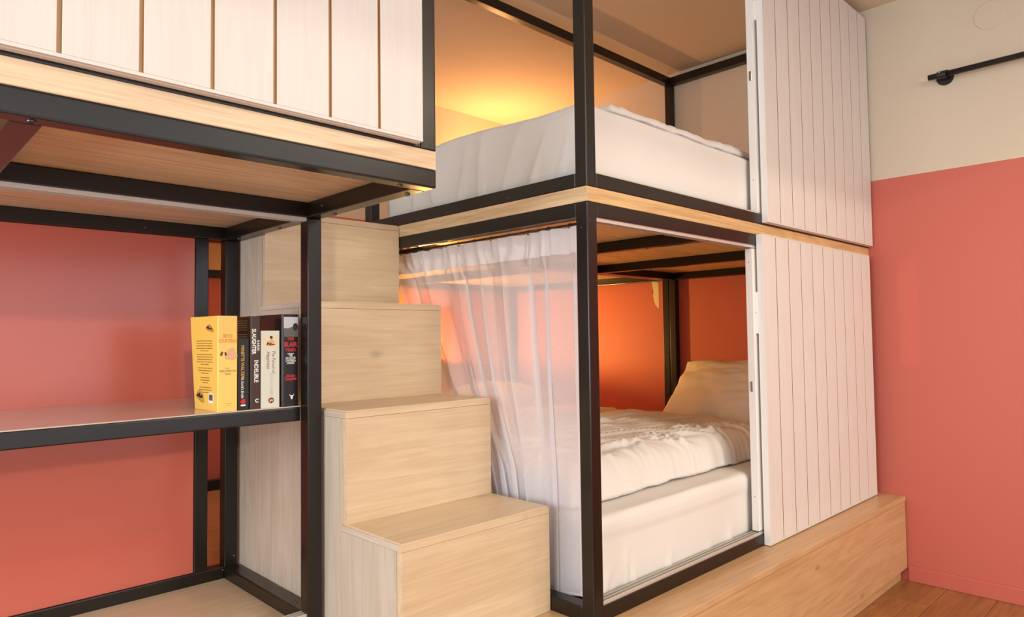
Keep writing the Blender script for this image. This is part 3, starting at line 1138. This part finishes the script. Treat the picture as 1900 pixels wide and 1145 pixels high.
def duvet(name, label, x0, x1, y0, y1, zbot, ztop, ridges, seed, shape=None, step=.0105, puff=.012, group='duvets'):
    nx, ny = int((x1 - x0) / step), int((y1 - y0) / step)
    bm = bmesh.new()
    top, bot = [], []
    for i in range(nx + 1):
        ra, rb = [], []
        for j in range(ny + 1):
            u, v = i / nx, j / ny
            x, y_ = x0 + (x1 - x0) * u, y0 + (y1 - y0) * v
            # wavy outline
            ex = .010 * fbm(y_ * 6, seed, .3) * (1 if u > .5 else -1) * abs(2 * u - 1) ** 3
            ey = .011 * fbm(x * 7, seed, 2.3) * abs(2 * v - 1) ** 3
            if shape:
                x, y_ = shape(x, y_)
            d = min(min(u, 1 - u) * (x1 - x0), min(v, 1 - v) * (y1 - y0))
            e = min(1.0, d / .075)
            prof = math.sqrt(max(0.0, 1 - (1 - e) ** 2))
            h = (ztop - zbot)
            wr = puff * fbm(x * 2.6, y_ * 2.6, seed) + .004 * fbm(x * 8, y_ * 13, seed + 5)
            for (rx, ry, ang, curv, ln, s, a) in ridges:
                c_, s_ = math.cos(ang), math.sin(ang)
                px, py = x - rx, y_ - ry
                al, cr = px * c_ + py * s_, -px * s_ + py * c_
                cr -= curv * al * al
                if abs(cr) < s * 3 and abs(al) < ln * 1.4:
                    f_ = math.exp(-(cr / s) ** 2) * sstep(ln * 1.4, ln * .5, abs(al))
                    g_ = math.exp(-((cr - 1.4 * s) / s) ** 2) * sstep(ln * 1.4, ln * .5, abs(al))
                    wr += a * (f_ - .6 * g_)
            z = zbot + .012 + (h - .012) * prof + wr * (0.25 + .75 * e)
            lip = .5 * (1 - e)
            ra.append(bm.verts.new((x + ex, y_ + ey, z)))
            zb_ = zbot - .0005 * 0 + .010 * max(0, fbm(x * 9, y_ * 9, seed + 1)) * (1 - e)
            rb.append(bm.verts.new((x + ex, y_ + ey, zb_)))
        top.append(ra)
        bot.append(rb)
    for i in range(nx):
        for j in range(ny):
            bm.faces.new((top[i][j], top[i + 1][j], top[i + 1][j + 1], top[i][j + 1]))
            bm.faces.new((bot[i][j], bot[i][j + 1], bot[i + 1][j + 1], bot[i + 1][j]))
    for i in range(nx):
        bm.faces.new((top[i][0], bot[i][0], bot[i + 1][0], top[i + 1][0]))
        bm.faces.new((top[i][ny], top[i + 1][ny], bot[i + 1][ny], bot[i][ny]))
    for j in range(ny):
        bm.faces.new((top[0][j], top[0][j + 1], bot[0][j + 1], bot[0][j]))
        bm.faces.new((top[nx][j], bot[nx][j], bot[nx][j + 1], top[nx][j + 1]))
    o = finish(name, bm, M_LINEN, None, True, base=((x0 + x1) / 2, (y0 + y1) / 2, zbot))
    return tag(o, label, 'duvet', group)


rr = random.Random(12)
rid = []
for k in range(46):
    rx = rr.uniform(.1, 1.35)
    ry = rr.uniform(.20, .78)
    ang = math.radians(rr.uniform(-26, 6) - 14 * (rx - .6))
    rid.append((rx, ry, ang, rr.uniform(-.35, .1), rr.uniform(.12, .36), rr.uniform(.007, .014), rr.uniform(.006, .014)))
for k in range(24):
    rx = rr.uniform(.1, 1.3)
    rid.append((rx, rr.uniform(.17, .27), math.radians(rr.uniform(50, 130)), rr.uniform(-1, 1), rr.uniform(.05, .12), rr.uniform(.006, .011), rr.uniform(.005, .010)))


def lower_shape(x, y):
    # the free corner at the head end is drawn back
    k = sstep(.5, .15, y) * sstep(.6, 1.5, x)
    return x - .16 * k, y


duvet('duvet', 'rumpled white duvet spread over the lower bunk mattress', .095, 1.52, .155, 1.02, .638, .756, rid, 3.7, lower_shape, .0085)

rr = random.Random(4)
rid = []
for k in range(26):
    rid.append((rr.uniform(.2, 1.8), rr.uniform(.1, .45), math.radians(rr.uniform(50, 120)), rr.uniform(-.8, .8), rr.uniform(.12, .26), rr.uniform(.010, .020), rr.uniform(.006, .012)))
duvet('duvet', 'white duvet lying on the upper bunk mattress', .21, 1.75, .075, 1.0, 1.800, 1.842, rid, 8.1, None, .013, .014)


def pillow(name, label, center, lx, ly, h, rot, seed, group='pillows'):
    """lx along local x, ly along local y, h half thickness"""
    n = 46
    bm = bmesh.new()
    R = rot.to_matrix() if hasattr(rot, 'to_matrix') else rot
    c = Vector(center)

    def pt(i, j, sgn):
        u, v = -1 + 2 * i / n, -1 + 2 * j / n
        t_ = max(0.0, (1 - abs(u) ** 2.6)) ** .55 * max(0.0, (1 - abs(v) ** 2.6)) ** .55
        pin = 1 - .07 * (1 - u * u) * abs(v) ** 3
        pin2 = 1 - .07 * (1 - v * v) * abs(u) ** 3
        x, y = u * lx / 2 * pin2, v * ly / 2 * pin
        w = .010 * fbm(u * 2.2, v * 2.2, seed + sgn) + .006 * fbm(u * 7 + v * 3, v * 2.2, seed + 3)
        edge = 1 - max(abs(u), abs(v))
        w += .008 * math.sin(9 * math.atan2(v, u) + seed) * sstep(.45, .12, edge) * sstep(0, .1, edge)
        z = sgn * (h * t_ + w * min(1, t_ * 2.2))
        return c + R @ Vector((x, y, z))
    g = {}
    for s in (1, -1):
        for i in range(n + 1):
            for j in range(n + 1):
                if s == -1 and (i in (0, n) or j in (0, n)):
                    g[(i, j, -1)] = g[(i, j, 1)]
                else:
                    g[(i, j, s)] = bm.verts.new(pt(i, j, s))
    for i in range(n):
        for j in range(n):
            bm.faces.new((g[(i, j, 1)], g[(i + 1, j, 1)], g[(i + 1, j + 1, 1)], g[(i, j + 1, 1)]))
            bm.faces.new((g[(i, j, -1)], g[(i, j + 1, -1)], g[(i + 1, j + 1, -1)], g[(i + 1, j, -1)]))
    zmin = min(v.co.z for v in bm.verts)
    o = finish(name, bm, M_LINEN, None, True, base=(c.x, c.y, zmin))
    return tag(o, label, 'pillow', group)


from mathutils import Euler
pillow('pillow', 'white pillow propped up at the head of the lower bunk', (1.80, .52, .828), .46, .80, .100, Euler((0, math.radians(-43), 0)), 2.2)

# ------------------------------------------------------------------ curtain over the side opening
m, nt, p = new_mat('sheer_voile')
L = nt.links
p.inputs['Base Color'].default_value = rgb(244, 242, 246)
p.inputs['Roughness'].default_value = .9
p.inputs['Specular IOR Level'].default_value = .1
tl = nt.nodes.new('ShaderNodeBsdfTranslucent')
tl.inputs[0].default_value = rgb(240, 236, 240)
trn = nt.nodes.new('ShaderNodeBsdfTransparent')
m1 = nt.nodes.new('ShaderNodeMixShader')
m1.inputs[0].default_value = .42
L.new(p.outputs[0], m1.inputs[1])
L.new(tl.outputs[0], m1.inputs[2])
m2 = nt.nodes.new('ShaderNodeMixShader')
# weave: slightly uneven density
tc = nt.nodes.new('ShaderNodeTexCoord')
nz_ = nt.nodes.new('ShaderNodeTexNoise')
mp = nt.nodes.new('ShaderNodeMapping')
mp.inputs['Scale'].default_value = (10, 60, 900)
L.new(tc.outputs['Object'], mp.inputs['Vector'])
L.new(mp.outputs[0], nz_.inputs['Vector'])
nz_.inputs['Scale'].default_value = 1.0
ma = nt.nodes.new('ShaderNodeMath')
ma.operation = 'MULTIPLY_ADD'
L.new(nz_.outputs['Fac'], ma.inputs[0])
ma.inputs[1].default_value = .20
ma.inputs[2].default_value = .67
L.new(ma.outputs[0], m2.inputs[0])
L.new(trn.outputs[0], m2.inputs[1])
L.new(m1.outputs[0], m2.inputs[2])
L.new(m2.outputs[0], nt.nodes['Material Output'].inputs['Surface'])
M_VOILE = m
m, nt, p = new_mat('pleat_tape')
L = nt.links
p.inputs['Base Color'].default_value = rgb(246, 244, 246)
p.inputs['Roughness'].default_value = .9
tl = nt.nodes.new('ShaderNodeBsdfTranslucent')
tl.inputs[0].default_value = rgb(240, 236, 236)
m1 = nt.nodes.new('ShaderNodeMixShader')
m1.inputs[0].default_value = .3
L.new(p.outputs[0], m1.inputs[1])
L.new(tl.outputs[0], m1.inputs[2])
L.new(m1.outputs[0], nt.nodes['Material Output'].inputs['Surface'])
M_TAPE = m

XCU = .055
CZ1 = 1.442


def cedge(z):
    """far edge (largest y) of the curtain at height z"""
    k = [(0.30, .42), (.50, .42), (.66, .435), (.74, .47), (.98, .72), (1.2, .86), (1.44, .965), (1.5, .97)]
    for (z0_, y0_), (z1_, y1_) in zip(k, k[1:]):
        if z <= z1_:
            return y0_ + (y1_ - y0_) * min(1, max(0, (z - z0_) / (z1_ - z0_)))
    return k[-1][1]


cphase = [random.uniform(0, 6.28) for _ in range(8)]


def curtain_pt(s, z, off=0.0):
    y0_, y1_ = .047, .97
    # gathers compress the cloth unevenly
    g = s + .012 * math.sin(2 * math.pi * 5 * s + cphase[0]) + .010 * math.sin(2 * math.pi * 9 * s + cphase[1])
    y_ = y0_ + (y1_ - y0_) * g - (y1_ - cedge(z)) * max(0, g) ** 1.6
    t_ = (CZ1 - z)
    hd = sstep(.16, .05, t_)                      # stiff header zone
    # S-folds: below the header the cloth doubles back on itself
    ph_ = 2 * math.pi * 6.2 * s + cphase[2] + .8 * math.sin(2 * math.pi * 1.7 * s + cphase[6])
    y_ += (1 - hd) * .021 * math.sin(2 * ph_) * (.7 + .3 * math.sin(2 * math.pi * 2.1 * s)) * sstep(0, .05, s) * sstep(1, .95, s)
    a = .0045 * hd + (1 - hd) * (.010 + .006 * sstep(.1, .9, t_))
    x = a * (math.sin(ph_) + .30 * math.sin(2 * math.pi * 17 * s + cphase[4]) * (1 if t_ < .45 else .4))
    x += .004 * hd * math.sin(2 * math.pi * 21 * s + cphase[3])
    # pinch below the tape
    pin = math.exp(-((t_ - .078) / .022) ** 2)
    x += .007 * pin * math.sin(2 * math.pi * 19 * s + cphase[5])
    return Vector((XCU + x + off, y_, z))


def hem(s):
    return .428 + .010 * math.sin(2.2 * s + 1.0) - .030 * math.exp(-((s - .18) / .14) ** 2) + .05 * sstep(.45, 1.0, s)


ct_ = thing('curtain', (XCU, .45, .42), 'sheer white voile curtain hanging beside the stairs', 'curtain')


def cloth(name, zf0, zf1, nz_, ns, off, mat):
    bm = bmesh.new()
    g = []
    for i in range(ns + 1):
        s = i / ns
        za, zb = zf0(s), zf1(s)
        g.append([bm.verts.new(curtain_pt(s, za + (zb - za) * j / nz_, off)) for j in range(nz_ + 1)])
    for i in range(ns):
        for j in range(nz_):
            bm.faces.new((g[i][j], g[i + 1][j], g[i + 1][j + 1], g[i][j + 1]))
    return finish(name, bm, mat, ct_, True)


top_w = lambda s: CZ1 + .0012 * math.sin(2 * math.pi * 19 * s)
cloth('voile', hem, top_w, 70, 300, 0.0, M_VOILE)
cloth('pleat_tape', lambda s: CZ1 - .074, top_w, 10, 300, -.0016, M_TAPE)
cloth('hem_band', hem, lambda s: hem(s) + .008, 2, 300, -.0008, M_TAPE)
cr = thing('curtain_rod', (XCU, .5, 1.444), 'thin dark curtain rod with small rings above the voile', 'curtain rod')
tube('rod', (XCU, .045, 1.4475), (XCU, 1.03, 1.4475), .0035, M_BLACK, cr, 12)
box('bracket', (XCU - .006, XCU + .006, .0405, .0475, 1.436, 1.4535), M_WPAINT, cr)
for k in range(11):
    yy = .11 + k * .082
    bm = bmesh.new()
    n1, n2 = 16, 6
    vv = [[bm.verts.new((XCU + .0009 * math.sin(2 * math.pi * b / n2) , yy + (.0065 + .0012 * math.cos(2 * math.pi * b / n2)) * math.cos(2 * math.pi * a / n1) , 1.4455 + (.0065 + .0012 * math.cos(2 * math.pi * b / n2)) * math.sin(2 * math.pi * a / n1))) for b in range(n2)] for a in range(n1)]
    for a in range(n1):
        for b in range(n2):
            bm.faces.new((vv[a][b], vv[(a + 1) % n1][b], vv[(a + 1) % n1][(b + 1) % n2], vv[a][(b + 1) % n2]))
    finish('ring', bm, M_BLACK, cr, True)

# ------------------------------------------------------------------ the bunks behind
bb = thing('bunk_bed', (0.2, 1.092, ZP), 'black steel bunk frame standing behind, against the far wall', 'bunk bed')
YB0, YB1 = 1.092, 2.40
t = lambda *a, **k: t_(*a, parent=bb, **k)
t('post', XR1 - TB, XR1, YB0, YB0 + TB, ZP, ZB0)
t('post', XR1 - TB, XR1, YB1 - .0, YB1 + .035, ZP, ZB0)
t('rail', XR1 - TB, XR1, YB0 + TB, YB1, ZT0, ZB0)
t('rail', -2.3, XR1 - TB, YB1 - .005, YB1 + .035, ZT0, ZB0)
t('rail', -2.3, XR1 - TB, YB1 - .005, YB1 + .035, ZP, ZP + .05)
t('rail', -2.3, XR1 - TB, YB0, YB0 + TB, ZT0, ZB0)
t('cross_beam', 1.03, 1.07, YB0 + TB, YB1 - .005, ZT0, ZB0)
box('deck_board', (-2.3, XR1, 1.092, 2.435, ZB0, ZB1), oak('x'), bb, .001)

bm = rounded_box_bm(.15, 1.78, 1.22, 2.34, ZP + .002, .645, .03, .05)
tag(finish('mattress', bm, M_LINEN, None, True, base=(1.0, 1.8, ZP)), 'white mattress on the bunk behind, seen through the voile', 'mattress', 'mattresses')
duvet('duvet', 'white duvet on the bunk behind, its corner at the corner post', .2, 1.80, 1.20, 1.70, .650, .728, [], 5.5, None, .03)
pillow('pillow', 'white pillow on the bunk behind, glowing through the voile', (1.50, 2.03, .755), .42, .62, .095, Euler((0, math.radians(-4), math.radians(6))), 6.1)

# reading lamps on the far wall


def lathe(bm, c, prof, n=32):
    rings = []
    c = Vector(c)
    for pr, pz in prof:
        if pr == 0:
            rings.append([bm.verts.new(c + Vector((0, 0, pz)))])
        else:
            rings.append([bm.verts.new(c + Vector((pr * math.cos(2 * math.pi * k / n), pr * math.sin(2 * math.pi * k / n), pz))) for k in range(n)])
    for a, b in zip(rings, rings[1:]):
        for k in range(n):
            k2 = (k + 1) % n
            if len(b) == 1:
                bm.faces.new((a[k], a[k2], b[0]))
            elif len(a) == 1:
                bm.faces.new((a[0], b[k2], b[k]))
            else:
                bm.faces.new((a[k], a[k2], b[k2], b[k]))
    bmesh.ops.recalc_face_normals(bm, faces=bm.faces)


def bulb_mat(name, col, strength):
    mm, nt, p = new_mat(name)
    p.inputs['Emission Color'].default_value = col
    p.inputs['Emission Strength'].default_value = strength
    return mm


M_BULB = bulb_mat('warm_bulb', (1.0, .50, .14, 1), 10.0)


def wall_lamp(label, x, z, reach, power, col):
    """bowl uplighter on a short arm"""
    d = thing('reading_lamp', (x, YB, z - .04), label, 'lamp', 'warm reading lamps on the far wall')
    yl = YB - reach
    bm = bmesh.new()
    add_tube(bm, (x, YB, z - .04), (x, YB - .015, z - .04), .035, 28)
    finish('wall_plate', bm, M_BLACK, d)
    tube('arm', (x, YB - .015, z - .04), (x, yl + .03, z - .04), .007, M_BLACK, d, 14)
    bm = bmesh.new()
    lathe(bm, (x, yl, z), [(0, -.055), (.035, -.053), (.075, -.035), (.105, 0), (.102, 0), (.073, -.031), (.034, -.048), (0, -.050)])
    finish('bowl_shade', bm, M_BLACK, d, True)
    bm = bmesh.new()
    bmesh.ops.create_uvsphere(bm, u_segments=20, v_segments=12, radius=.022, matrix=Matrix.Translation((x, yl, z - .024)))
    finish('bulb', bm, M_BULB, d, True)
    light('POINT', 'bulb_light', (x, yl, z + .012), power, col, shadow_soft_size=.012)
    return d


wall_lamp('black bowl uplighter with a warm bulb over the lower rear bunk', 1.22, 1.0, .13, 66.0, (1.0, .60, .15))
wall_lamp('black bowl uplighter with a warm bulb over the upper rear bunk', 1.76, 2.12, .22, 36.0, (1.0, .46, .16))

# unseen ceiling lamps, added to brighten the stairs and the upper plank door
M_OPAL = bulb_mat('added_lamp_diffuser', (1.0, .86, .66, 1), 2.0)
for (x, y, lamp_label, pw_) in ((.15, -1.85, 'added unseen ceiling lamp brightening the stairs and upper door', 28), (1.15, -2.6, 'added unseen ceiling lamp brightening the upper plank door', 24)):
    d = thing('added_ceiling_lamp', (x, y, ZC), lamp_label, 'lamp', 'added ceiling lamps')
    bm = bmesh.new()
    lathe(bm, (x, y, ZC), [(0, -.001), (.20, -.001), (.20, -.05), (.185, -.05), (.185, -.02), (0, -.02)], 48)
    finish('rim', bm, M_WPAINT, d)
    bm = bmesh.new()
    lathe(bm, (x, y, ZC), [(.184, -.045), (.15, -.056), (.08, -.063), (0, -.065)], 48)
    finish('diffuser', bm, M_OPAL, d, True)
    light('AREA', 'added_ceiling_light', (x, y, ZC - .07), pw_, (1.0, .87, .68), (0, 0, -1), shape='DISK', size=.36)
